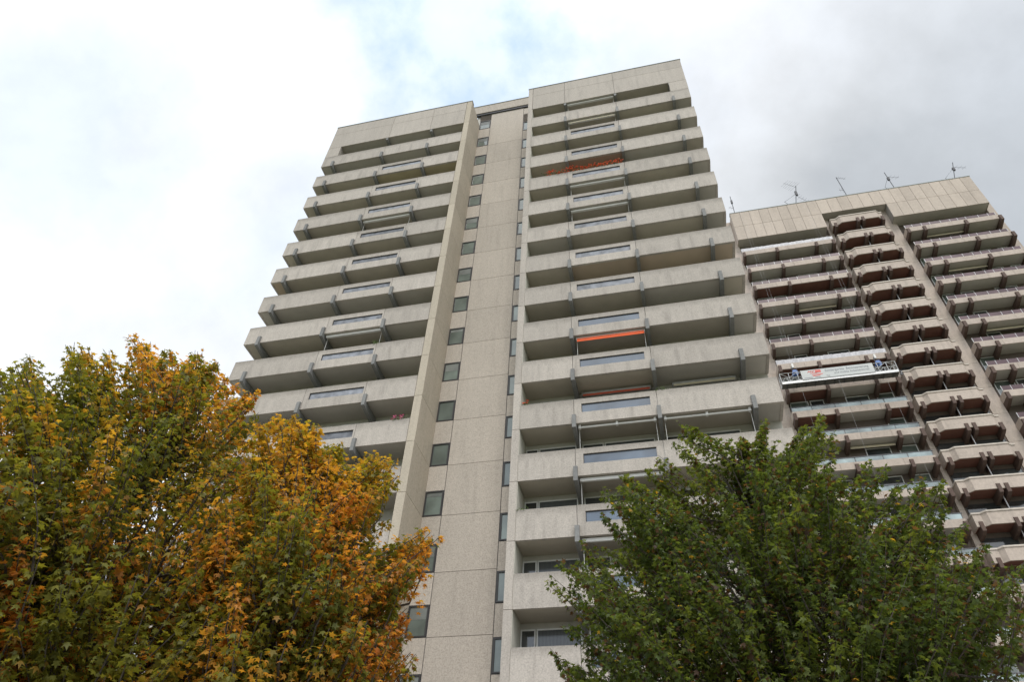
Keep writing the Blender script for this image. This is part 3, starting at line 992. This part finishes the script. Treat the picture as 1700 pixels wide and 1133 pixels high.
def text_mesh(name, body, size, mat, w=None):
    cu = bpy.data.curves.new(name, 'FONT')
    cu.body = body
    cu.size = size
    cu.extrude = 0.003
    cu.resolution_u = 2
    to = bpy.data.objects.new(name, cu)
    COL.objects.link(to)
    bpy.context.view_layer.update()
    me = bpy.data.meshes.new_from_object(to.evaluated_get(bpy.context.evaluated_depsgraph_get()))
    bpy.data.objects.remove(to)
    me.transform(Matrix.Rotation(math.radians(90), 4, 'X'))
    if w:
        xs = [v.co.x for v in me.vertices]
        s = w / (max(xs) - min(xs))
        me.transform(Matrix.Diagonal((s, 1, 1, 1)))
    me.materials.clear()
    me.materials.append(M[mat])
    return me


yt = gy0 - 0.070
for bd, sz, x, z, wd, mt in (('Sondergeräte  Betonsanierung', 0.36, 18.42, zb + 0.74, 3.5, 'ink_grey'), ('und mobile Arbeitsbühnen', 0.26, 19.1, zb + 0.42, 2.8, 'ink_grey'), ('Tel.', 0.20, 18.42, zb + 0.20, None, 'ink_grey')):
    put('lettering', text_mesh('banner_lettering', bd, sz, mt, wd), ban, (x, yt, z))
lg = MB()
lg.box(17.62, 18.1, yt, yt + 0.004, zb + 0.72, zb + 1.05)
for i, (a, b, zz) in enumerate(((17.0, 17.5, 0.86), (17.15, 17.75, 0.66), (17.25, 18.15, 0.48), (17.3, 17.9, 0.34))):
    lg.prism([(a, zb + zz), (b, zb + zz + 0.02), (b + 0.1, zb + zz + 0.11), (a + 0.12, zb + zz + 0.09)], 'y', yt, yt + 0.004)
for i in range(3):
    a = 16.98 + i * 0.2
    lg.prism([(a, zb + 0.80), (a + 0.05, zb + 0.80), (a + 0.17, zb + 1.02), (a + 0.12, zb + 1.02)], 'y', yt, yt + 0.004)
put('logo', lg.mesh('banner_logo', 'ink_red'), ban)
put('lettering', B(16.6, 17.3, yt, yt + 0.004, zb + 0.20, zb + 0.26).box(17.5, 17.95, yt, yt + 0.004, zb + 0.20, zb + 0.26).mesh('banner_small_print', 'ink_grey'), ban)
for x in (16.10, 22.92):
    h = MB()
    h.prism([(x - 0.22, zb + 0.95), (x + 0.20, zb + 0.95), (x + 0.26, zb + 1.25), (x + 0.12, zb + 1.55), (x - 0.14, zb + 1.55), (x - 0.26, zb + 1.2)], 'y', 24.80, 25.10)
    hh = put('hoist', h.mesh('platform_hoist', 'blue'), gp)
    put('motor', MB().tube([(x - 0.05, 24.66, zb + 1.22), (x - 0.05, 24.86, zb + 1.22)], 0.13, 10).mesh('hoist_motor', 'blue'), hh)
    put('stirrup', MB().tube([(x - 0.16, 24.95, zb - 0.2), (x - 0.16, 24.95, zb + 2.05)], 0.03, 6).tube([(x + 0.14, 24.95, zb - 0.2), (x + 0.14, 24.95, zb + 1.0)], 0.03, 6).mesh('platform_stirrup', 'dark'), gp)
    put('wire_guide', B(x - 0.10, x + 0.06, 24.88, 25.02, zb + 1.9, zb + 2.35).mesh('platform_wire_guide', 'white'), gp)
    cb = MB().tube([(x - 0.03, 24.95, zb + 2.3), (x - 0.03, 25.60, ZB + 5.05)], 0.005, 5)
    cb.tube([(x + 0.25, 24.95, zb + 1.3), (x + 0.25, 25.62, ZB + 5.05)], 0.004, 5)
    cb.tube([(x + 0.1, 24.9, zb), (x + 0.1, 25.3, 3.0)], 0.005, 5)
    put('suspension_cable', cb.mesh('platform_cable', 'cable'), gp)
put('suspension_cable', MB().tube([(19.3, 24.7, zb - 0.05), (19.3, 25.3, 3.0)], 0.006, 5).mesh('platform_cable', 'cable'), gp)
wh = MB().tube([(gx1 + 0.14, 24.70, zb - 0.28), (gx1 + 0.14, 24.78, zb - 0.28)], 0.12, 10)
put('castor', wh.mesh('platform_castor', 'dark'), gp)
put('buffer', MB().tube([(gx1 + 0.02, 24.72, zb + 0.1), (gx1 + 0.22, 24.72, zb + 0.02), (gx1 + 0.14, 24.74, zb - 0.28)], 0.03, 6).mesh('platform_buffer', 'alu'), gp)

# ------------------------------------------------------------------ roof aerials
zr = ZB + 4.97


def antenna(x, y, top, lean, label, style):
    t = thing('roof_antenna', label, 'antenna', (x, y, zr))
    h = top - zr
    put('mast', MB().tube([(x, y, zr - 0.02), (x + lean * h, y, zr + h)], 0.042, 8).mesh('antenna_mast', 'antenna'), t)

    def at(f):
        return Vector((x + lean * h * f, y, zr + h * f))
    bm = MB()
    el = MB()

    def yagi(p, d, ln, vertical, n, size):
        d = Vector(d).normalized()
        bm.tube([tuple(p), tuple(p + d * ln)], 0.016, 6)
        e = Vector((0, 0, 1)) if vertical else Vector((0.75, -0.65, 0.1)).normalized()
        for i in range(n):
            q = p + d * ln * (i + 0.5) / n
            s = size * (1 - 0.3 * i / n)
            el.tube([tuple(q - e * s), tuple(q + e * s)], 0.010, 4)
    if style == 'pole':
        bm.box(x + lean * h * 0.8 - 0.1, x + lean * h * 0.8 + 0.1, y - 0.1, y + 0.1, zr + h * 0.74, zr + h * 0.84)
        yagi(at(0.55), (-0.6, -0.3, 0.05), 0.6, False, 2, 0.25)
    elif style == 'frame':
        bm.box(at(0.75).x - 0.12, at(0.75).x + 0.12, y - 0.1, y + 0.1, zr + h * 0.66, zr + h * 0.8)
        yagi(at(0.95), (-0.8, -0.2, 0.5), 1.5, False, 6, 0.7)
        bm.tube([tuple(at(0.72)), tuple(at(0.45) + Vector((-1.3, -0.2, 0))), tuple(at(0.2))], 0.025, 5)
        yagi(at(0.66), (0.55, 0.0, -0.9), 1.9, False, 5, 0.35)
    elif style == 'slim':
        yagi(at(0.98), (0.25, -0.4, -0.8), 1.8, False, 4, 0.22)
        yagi(at(0.55), (-0.7, -0.1, 0.0), 0.5, True, 2, 0.5)
    else:
        bm.tube([tuple(at(0.8)), tuple(at(0.42) + Vector((-1.0, -0.2, 0))), tuple(at(0.2))], 0.022, 5)
        bm.box(at(0.76).x - 0.11, at(0.76).x + 0.11, y - 0.1, y + 0.1, zr + h * 0.7, zr + h * 0.8)
        yagi(at(0.82), (0.7, -0.2, -0.6), 1.3, False, 3, 0.3)
    put('boom', bm.mesh('antenna_boom', 'antenna'), t)
    if el.v:
        put('elements', el.mesh('antenna_elements', 'antenna'), t)


antenna(15.95, 27.6, ZB + 10.6, 0.02, 'short plain roof aerial pole nearest the near tower', 'pole')
antenna(22.45, 27.6, ZB + 10.6, 0.23, 'bushy roof aerial with several crossed arms, second from the left', 'frame')
antenna(28.60, 27.6, ZB + 11.0, -0.03, 'pale slim roof aerial with a hanging side arm, above the bowed balconies', 'slim')
antenna(33.70, 27.6, ZB + 10.4, -0.02, 'upright roof aerial with one small triangular arm, second from the right', 'tri')
antenna(39.30, 27.6, ZB + 10.2, 0.30, 'leaning roof aerial with wide wire triangle at the right roof corner', 'tri')

# ------------------------------------------------------------------ trees
Rcam = Matrix.Rotation(ROT[2], 3, 'Z') @ Matrix.Rotation(ROT[1], 3, 'Y') @ Matrix.Rotation(ROT[0], 3, 'X')
Rnp = np.array(Rcam)
Cnp = np.array(CAM)


def rays(px):
    d = np.stack([(px[:, 0] - 850) / FPX, -(px[:, 1] - 566.5) / FPX, -np.ones(len(px))], 1) @ Rnp.T
    return d / np.linalg.norm(d[:, :2], axis=1)[:, None]      # unit horizontal length


def inside(px, poly):
    x, y = px[:, 0], px[:, 1]
    r = np.zeros(len(px), bool)
    n = len(poly)
    for i in range(n):
        x0, y0 = poly[i]
        x1, y1 = poly[(i + 1) % n]
        if y0 == y1:
            continue
        c = ((y0 > y) != (y1 > y)) & (x < (x1 - x0) * (y - y0) / (y1 - y0) + x0)
        r ^= c
    return r


def edge_dist(px, poly):
    best = np.full(len(px), 1e9)
    n = len(poly)
    for i in range(n):
        a = np.array(poly[i], float)
        b = np.array(poly[(i + 1) % n], float)
        d = b - a
        t = np.clip(((px - a) @ d) / (d @ d), 0, 1)
        best = np.minimum(best, np.linalg.norm(px - (a + t[:, None] * d), axis=1))
    return best


LEAF = np.array([(0, 0, 0), (0.42, 0.0, -0.10), (0.25, 0.22, -0.02), (0.54, 0.52, -0.15), (0.17, 0.52, -0.02), (0, 1.0, -0.16),
                 (-0.42, 0.0, -0.10), (-0.25, 0.22, -0.02), (-0.54, 0.52, -0.15), (-0.17, 0.52, -0.02)])
LFACE = [(0, 1, 2), (0, 2, 4, 5), (2, 3, 4), (0, 7, 6), (0, 5, 9, 7), (7, 9, 8)]


def leaf_mesh(name, pos, tip, nrm, size, tint, curl=None):
    n = len(pos)
    curl = np.ones(n) if curl is None else curl
    side = np.cross(tip, nrm)
    V = pos[:, None, :] + size[:, None, None] * (LEAF[None, :, 0:1] * side[:, None, :] + LEAF[None, :, 1:2] * tip[:, None, :] + LEAF[None, :, 2:3] * curl[:, None, None] * nrm[:, None, :])
    V = V.reshape(-1, 3)
    nv = len(LEAF)
    loops = np.concatenate([np.array(f) for f in LFACE])
    sizes = np.array([len(f) for f in LFACE])
    L = (loops[None, :] + (np.arange(n) * nv)[:, None]).ravel()
    T = np.tile(sizes, n)
    S = np.concatenate([[0], np.cumsum(T)[:-1]])
    me = bpy.data.meshes.new(name)
    me.vertices.add(len(V))
    me.vertices.foreach_set('co', V.astype(np.float32).ravel())
    me.loops.add(len(L))
    me.loops.foreach_set('vertex_index', L.astype(np.int32))
    me.polygons.add(len(T))
    me.polygons.foreach_set('loop_start', S.astype(np.int32))
    me.polygons.foreach_set('loop_total', T.astype(np.int32))
    me.update(calc_edges=True)
    at = me.attributes.new('tint', 'FLOAT_COLOR', 'POINT')
    c = np.concatenate([np.repeat(tint, nv, 0), np.ones((n * nv, 1))], 1).astype(np.float32)
    at.data.foreach_set('color', c.ravel())
    me.materials.append(M['leaf'])
    return me


def unit(a):
    return a / np.maximum(np.linalg.norm(a, axis=-1, keepdims=True), 1e-9)


def wave3(p, seed, sc):
    r = np.random.default_rng(seed)
    s = np.zeros(len(p))
    for _ in range(5):
        k = r.normal(size=3) * sc
        s += np.sin(p @ k + r.uniform(0, 6.28))
    return s / 2.2


def maple(name, label, poly, d0, depth, n_sh, per, size, palette, seed, base_az_px, n_limb=12, r0=0.25, edge_px=150, length=1.3, gap_px=2, lead_r=1.0):
    r = np.random.default_rng(seed)
    poly_a = np.array(poly, float)
    lo, hi = poly_a.min(0), poly_a.max(0)
    cand = r.uniform(lo, hi, (n_sh * 12, 2))
    cand = cand[inside(cand, poly)]
    e = edge_dist(cand, poly)
    ok = (e > gap_px) & (r.uniform(0, 1, len(e)) < 0.55 + 0.9 * np.exp(-e / 25.0))     # more shoot tips near the outline
    cand, e = cand[ok][:n_sh], e[ok][:n_sh]
    q = np.clip(e / edge_px, 0, 1)
    h = depth * np.sqrt(1 - (1 - q) ** 2)
    # the long leading shoots: wherever the crown's outline comes to a peak
    P = poly_a
    nx, pv = np.roll(P, -1, 0), np.roll(P, 1, 0)
    area = np.sum(P[:, 0] * nx[:, 1] - nx[:, 0] * P[:, 1])
    cross = (P[:, 0] - pv[:, 0]) * (nx[:, 1] - P[:, 1]) - (P[:, 1] - pv[:, 1]) * (nx[:, 0] - P[:, 0])
    ang = cross / (np.linalg.norm(P - pv, axis=1) * np.linalg.norm(nx - P, axis=1))
    pk = np.repeat(P[(cross * np.sign(area) > 0) & (np.abs(ang) > 0.35) & (P[:, 1] < 1140)], 4, 0)
    pk = pk + r.normal(0, 5, pk.shape) + np.array([0, 6.0])
    lead = np.concatenate([np.zeros(len(cand), bool), np.ones(len(pk), bool)])
    cand = np.concatenate([cand, pk])
    h = np.concatenate([h, np.full(len(pk), 0.35)])
    u = r.uniform(-1, 1, len(cand))
    u = np.sign(u) * np.abs(u) ** 0.5
    d = rays(cand)
    tipp = Cnp + d * (d0 + h * u)[:, None]
    fx = rays(np.array([base_az_px], float))[0]
    foot = np.array([CAM.x + fx[0] * d0, CAM.y + fx[1] * d0, 0.03])
    hi_ = tipp[:, 2] > 2.6
    tipp, lead = tipp[hi_], lead[hi_]
    top = tipp[:, 2].max()
    m = len(tipp)
    t = thing(name, label, 'tree', tuple(foot))
    # every shoot grows outwards and upwards from the trunk side to its tip
    radial = np.linalg.norm(tipp[:, :2] - foot[:2], axis=1)
    ctr0 = np.stack([np.full(m, foot[0]), np.full(m, foot[1]), np.maximum(tipp[:, 2] - 0.75 * radial - 0.9, 1.8)], 1)
    sdir = unit(unit(tipp - ctr0) + r.normal(0, 0.16, (m, 3)))
    L = np.minimum(length * r.uniform(0.7, 1.25, m) * np.where(lead, 1.5, 1.0), 0.75 * np.linalg.norm(tipp - ctr0, axis=1))
    root = tipp - sdir * L[:, None]
    # limbs: cluster the shoot roots
    K = n_limb
    ctr = root[r.choice(m, K, replace=False)]
    for _ in range(8):
        own = np.argmin(((root[:, None, :] - ctr[None]) ** 2).sum(2), 1)
        for j in range(K):
            if (own == j).any():
                ctr[j] = root[own == j].mean(0)
    fork = np.array([foot[0], foot[1], 2.3 + 0.1 * top])
    tr = MB()
    trunk_top = np.array([foot[0] + 0.1, foot[1], top * 0.62])
    pts = [foot, foot + (0.05, 0.02, 1.2), fork, (fork + trunk_top) / 2 + (0.08, -0.06, 0), trunk_top]
    tr.tube([tuple(p) for p in pts], 0.26, 12, 0.07)
    trunk = put('trunk', tr.mesh('maple_trunk', 'bark'), t)
    tw = MB()
    for j in range(K):
        c = ctr[j]
        zf = min(max(1.9 + (c[2] - 2.0) * 0.45, 2.0), trunk_top[2])
        f = (zf - fork[2]) / max(trunk_top[2] - fork[2], 0.1)
        start = fork + (trunk_top - fork) * max(f, 0) if f > 0 else np.array([foot[0], foot[1], zf])
        mid = start * 0.5 + c * 0.5 + np.array([r.normal(0, 0.15), r.normal(0, 0.15), -0.15])
        mb = MB().tube([tuple(start), tuple(start * 0.75 + mid * 0.25 + (0, 0, 0.02)), tuple(mid), tuple(mid * 0.4 + c * 0.6 + (0, 0, 0.1)), tuple(c)], 0.085, 7, 0.022)
        put('limb', mb.mesh('maple_limb', 'bark'), trunk)
        for i in np.where(own == j)[0]:
            s0 = mid + (c - mid) * r.uniform(0.2, 1.0)
            bow = np.array([r.normal(0, 0.06), r.normal(0, 0.06), -0.06])
            tw.tube([tuple(s0), tuple(root[i]), tuple((root[i] + tipp[i]) / 2 + bow), tuple(tipp[i])], 0.022, 4, 0.004)
    two = put('twigs', tw.mesh('maple_twigs', 'bark'), t)
    two['kind'] = 'stuff'
    # leaves, loose and wide at the foot of the shoot, tight at its tip
    n = m * per
    cc = np.repeat(tipp, per, 0)
    ax = np.repeat(sdir, per, 0)
    s = r.uniform(0, 1, n) ** 0.85
    perp = r.normal(size=(n, 3))
    perp -= ax * (perp * ax).sum(1)[:, None]
    perp = unit(perp)
    rr = np.repeat(r0 * r.uniform(0.7, 1.25, m) * np.where(lead, lead_r, 1.0), per)
    rad = rr * (0.20 + 0.95 * s ** 0.7) * np.sqrt(r.uniform(0, 1, n))
    pos = cc - ax * (s * np.repeat(L, per))[:, None] + perp * rad[:, None]
    pos[:, 2] -= 0.05 * r.uniform(0, 1, n)
    out = unit(perp * 0.8 + ax * 0.5)
    nrm = unit(np.array([0, 0, 0.70]) + out * 0.60 + r.normal(0, 0.50, (n, 3)))
    tip = out * 0.8 + np.array([0, 0, -0.55]) + r.normal(0, 0.5, (n, 3))
    tip -= nrm * (tip * nrm).sum(1)[:, None]
    tip = unit(tip)
    size_a = size * r.uniform(0.55, 1.2, n)
    curl = r.uniform(-0.6, 2.6, n)
    tint = palette(pos, cc, r, foot, top)
    # nearest leaves that fall in the frame become single leaf objects
    rel = (pos - Cnp) @ Rnp
    dep = -rel[:, 2]
    ix, iy = rel[:, 0] / dep * FPX, rel[:, 1] / dep * FPX
    vis = (np.abs(ix) < 840) & (np.abs(iy) < 556)
    order = np.argsort(np.where(vis, dep, 1e9))[:280]
    single = np.zeros(n, bool)
    single[order] = True
    rest = ~single
    cr = put('crown', leaf_mesh('maple_crown', pos[rest] - foot, tip[rest], nrm[rest], size_a[rest], tint[rest], curl[rest]), t, tuple(foot))
    cr['kind'] = 'stuff'
    z1 = np.zeros((1, 3))
    ey, ez = np.array([[0., 1., 0.]]), np.array([[0., 0., 1.]])
    variants = []
    vt = tint[order]
    kinds = vt[r.choice(len(vt), 14, replace=False)]
    for kc in kinds:
        variants.append(leaf_mesh('maple_leaf', z1, ey, ez, np.ones(1), kc[None], r.uniform(0.3, 2.4, 1)))
    for i in order:
        v = int(np.argmin(((kinds - tint[i]) ** 2).sum(1)))
        o = bpy.data.objects.new('leaf', variants[v])
        COL.objects.link(o)
        o.parent = t
        x = np.cross(tip[i], nrm[i])
        mw = Matrix(((x[0], tip[i][0], nrm[i][0]), (x[1], tip[i][1], nrm[i][1]), (x[2], tip[i][2], nrm[i][2])))
        o.rotation_euler = mw.to_euler()
        o.location = Vector(pos[i] - foot)
        o.scale = (size_a[i],) * 3
    return t


def mixc(a, b, f):
    return a[None] * (1 - f[:, None]) + b[None] * f[:, None]


GREEN = np.array([0.105, 0.122, 0.022])
LIME = np.array([0.225, 0.205, 0.028])
YELLOW = np.array([0.42, 0.26, 0.03])
ORANGE = np.array([0.50, 0.225, 0.036])
RUST = np.array([0.36, 0.125, 0.036])
DGREEN = np.array([0.050, 0.074, 0.019])
BROWN = np.array([0.085, 0.046, 0.022])


def autumn(bias):
    def f(pos, cc, r, foot, top):
        n = len(pos)
        a = wave3(cc, 11 + int(bias * 100), 1.5) * 0.24 + wave3(cc, 5 + int(bias * 100), 4.5) * 0.40 + r.normal(0, 0.24, n) + bias
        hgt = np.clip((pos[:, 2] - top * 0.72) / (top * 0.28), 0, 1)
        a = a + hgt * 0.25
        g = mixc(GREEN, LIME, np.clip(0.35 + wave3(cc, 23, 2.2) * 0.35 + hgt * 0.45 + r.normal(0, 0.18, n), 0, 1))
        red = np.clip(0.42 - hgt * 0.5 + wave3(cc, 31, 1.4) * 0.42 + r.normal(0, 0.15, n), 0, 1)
        o = mixc(YELLOW, ORANGE, np.clip(red * 1.7, 0, 1))
        k = np.clip(red * 1.7 - 1, 0, 1)[:, None]
        o = o * (1 - k) + RUST[None] * k
        w = np.clip((a - 0.42) / 0.3, 0, 1)[:, None]
        c = g * (1 - w) + o * w
        return c * r.uniform(0.85, 1.35, (n, 1))
    return f


def summer(pos, cc, r, foot, top):
    n = len(pos)
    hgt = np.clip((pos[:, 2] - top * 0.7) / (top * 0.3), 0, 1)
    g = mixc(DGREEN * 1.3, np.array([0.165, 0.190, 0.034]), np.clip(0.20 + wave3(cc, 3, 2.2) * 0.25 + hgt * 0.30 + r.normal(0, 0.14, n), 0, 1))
    b = (r.uniform(0, 1, n) < 0.12 + 0.06 * wave3(cc, 9, 2.5))[:, None]
    c = np.where(b, BROWN[None] * r.uniform(0.7, 1.6, (n, 1)), g)
    y = (r.uniform(0, 1, n) < 0.006)[:, None]
    c = np.where(y, YELLOW[None], c)
    return c * r.uniform(0.85, 1.35, (n, 1))


POLY_A = [(-260, 660), (-120, 610), (0, 602), (45, 592), (70, 622), (95, 625), (112, 570), (140, 572), (165, 590), (185, 575), (205, 590), (222, 556), (240, 562), (262, 588),
          (280, 578), (296, 600), (312, 592), (330, 578), (338, 610), (360, 600), (382, 625), (400, 640), (432, 648), (436, 690), (470, 760), (500, 860), (520, 1000), (520, 1330), (-260, 1330)]
POLY_B = [(418, 716), (430, 696), (455, 684), (470, 694), (490, 680), (520, 702), (535, 728), (560, 738), (578, 765), (600, 770), (622, 752), (652, 756), (660, 790), (640, 830), (655, 862), (662, 892), (690, 900), (712, 878),
          (724, 890), (712, 925), (690, 960), (680, 990), (690, 1040), (685, 1080), (660, 1110), (650, 1330), (250, 1330), (270, 1120), (300, 960), (340, 860), (400, 780)]
POLY_C = [(900, 1330), (905, 1133), (908, 1118), (920, 1080), (955, 1062), (940, 1035), (950, 1011), (926, 982), (908, 955), (936, 946), (926, 926), (968, 900), (1015, 893), (1028, 874), (1000, 848),
          (998, 806), (1033, 780), (1070, 800), (1074, 778), (1090, 755), (1114, 785), (1134, 805), (1122, 768), (1118, 722), (1130, 703), (1152, 732), (1172, 768), (1197, 794), (1208, 780), (1208, 752),
          (1232, 724), (1258, 728), (1274, 698), (1296, 718), (1308, 732), (1332, 702), (1362, 692), (1386, 712), (1400, 762), (1422, 782), (1442, 764), (1467, 778), (1478, 798), (1490, 793), (1502, 808),
          (1524, 792), (1562, 793), (1566, 838), (1546, 862), (1565, 876), (1596, 868), (1628, 900), (1630, 917), (1652, 922), (1705, 930), (1702, 972), (1670, 990), (1662, 1012), (1655, 1036), (1627, 1062),
          (1620, 1104), (1600, 1126), (1640, 1200), (1640, 1330)]

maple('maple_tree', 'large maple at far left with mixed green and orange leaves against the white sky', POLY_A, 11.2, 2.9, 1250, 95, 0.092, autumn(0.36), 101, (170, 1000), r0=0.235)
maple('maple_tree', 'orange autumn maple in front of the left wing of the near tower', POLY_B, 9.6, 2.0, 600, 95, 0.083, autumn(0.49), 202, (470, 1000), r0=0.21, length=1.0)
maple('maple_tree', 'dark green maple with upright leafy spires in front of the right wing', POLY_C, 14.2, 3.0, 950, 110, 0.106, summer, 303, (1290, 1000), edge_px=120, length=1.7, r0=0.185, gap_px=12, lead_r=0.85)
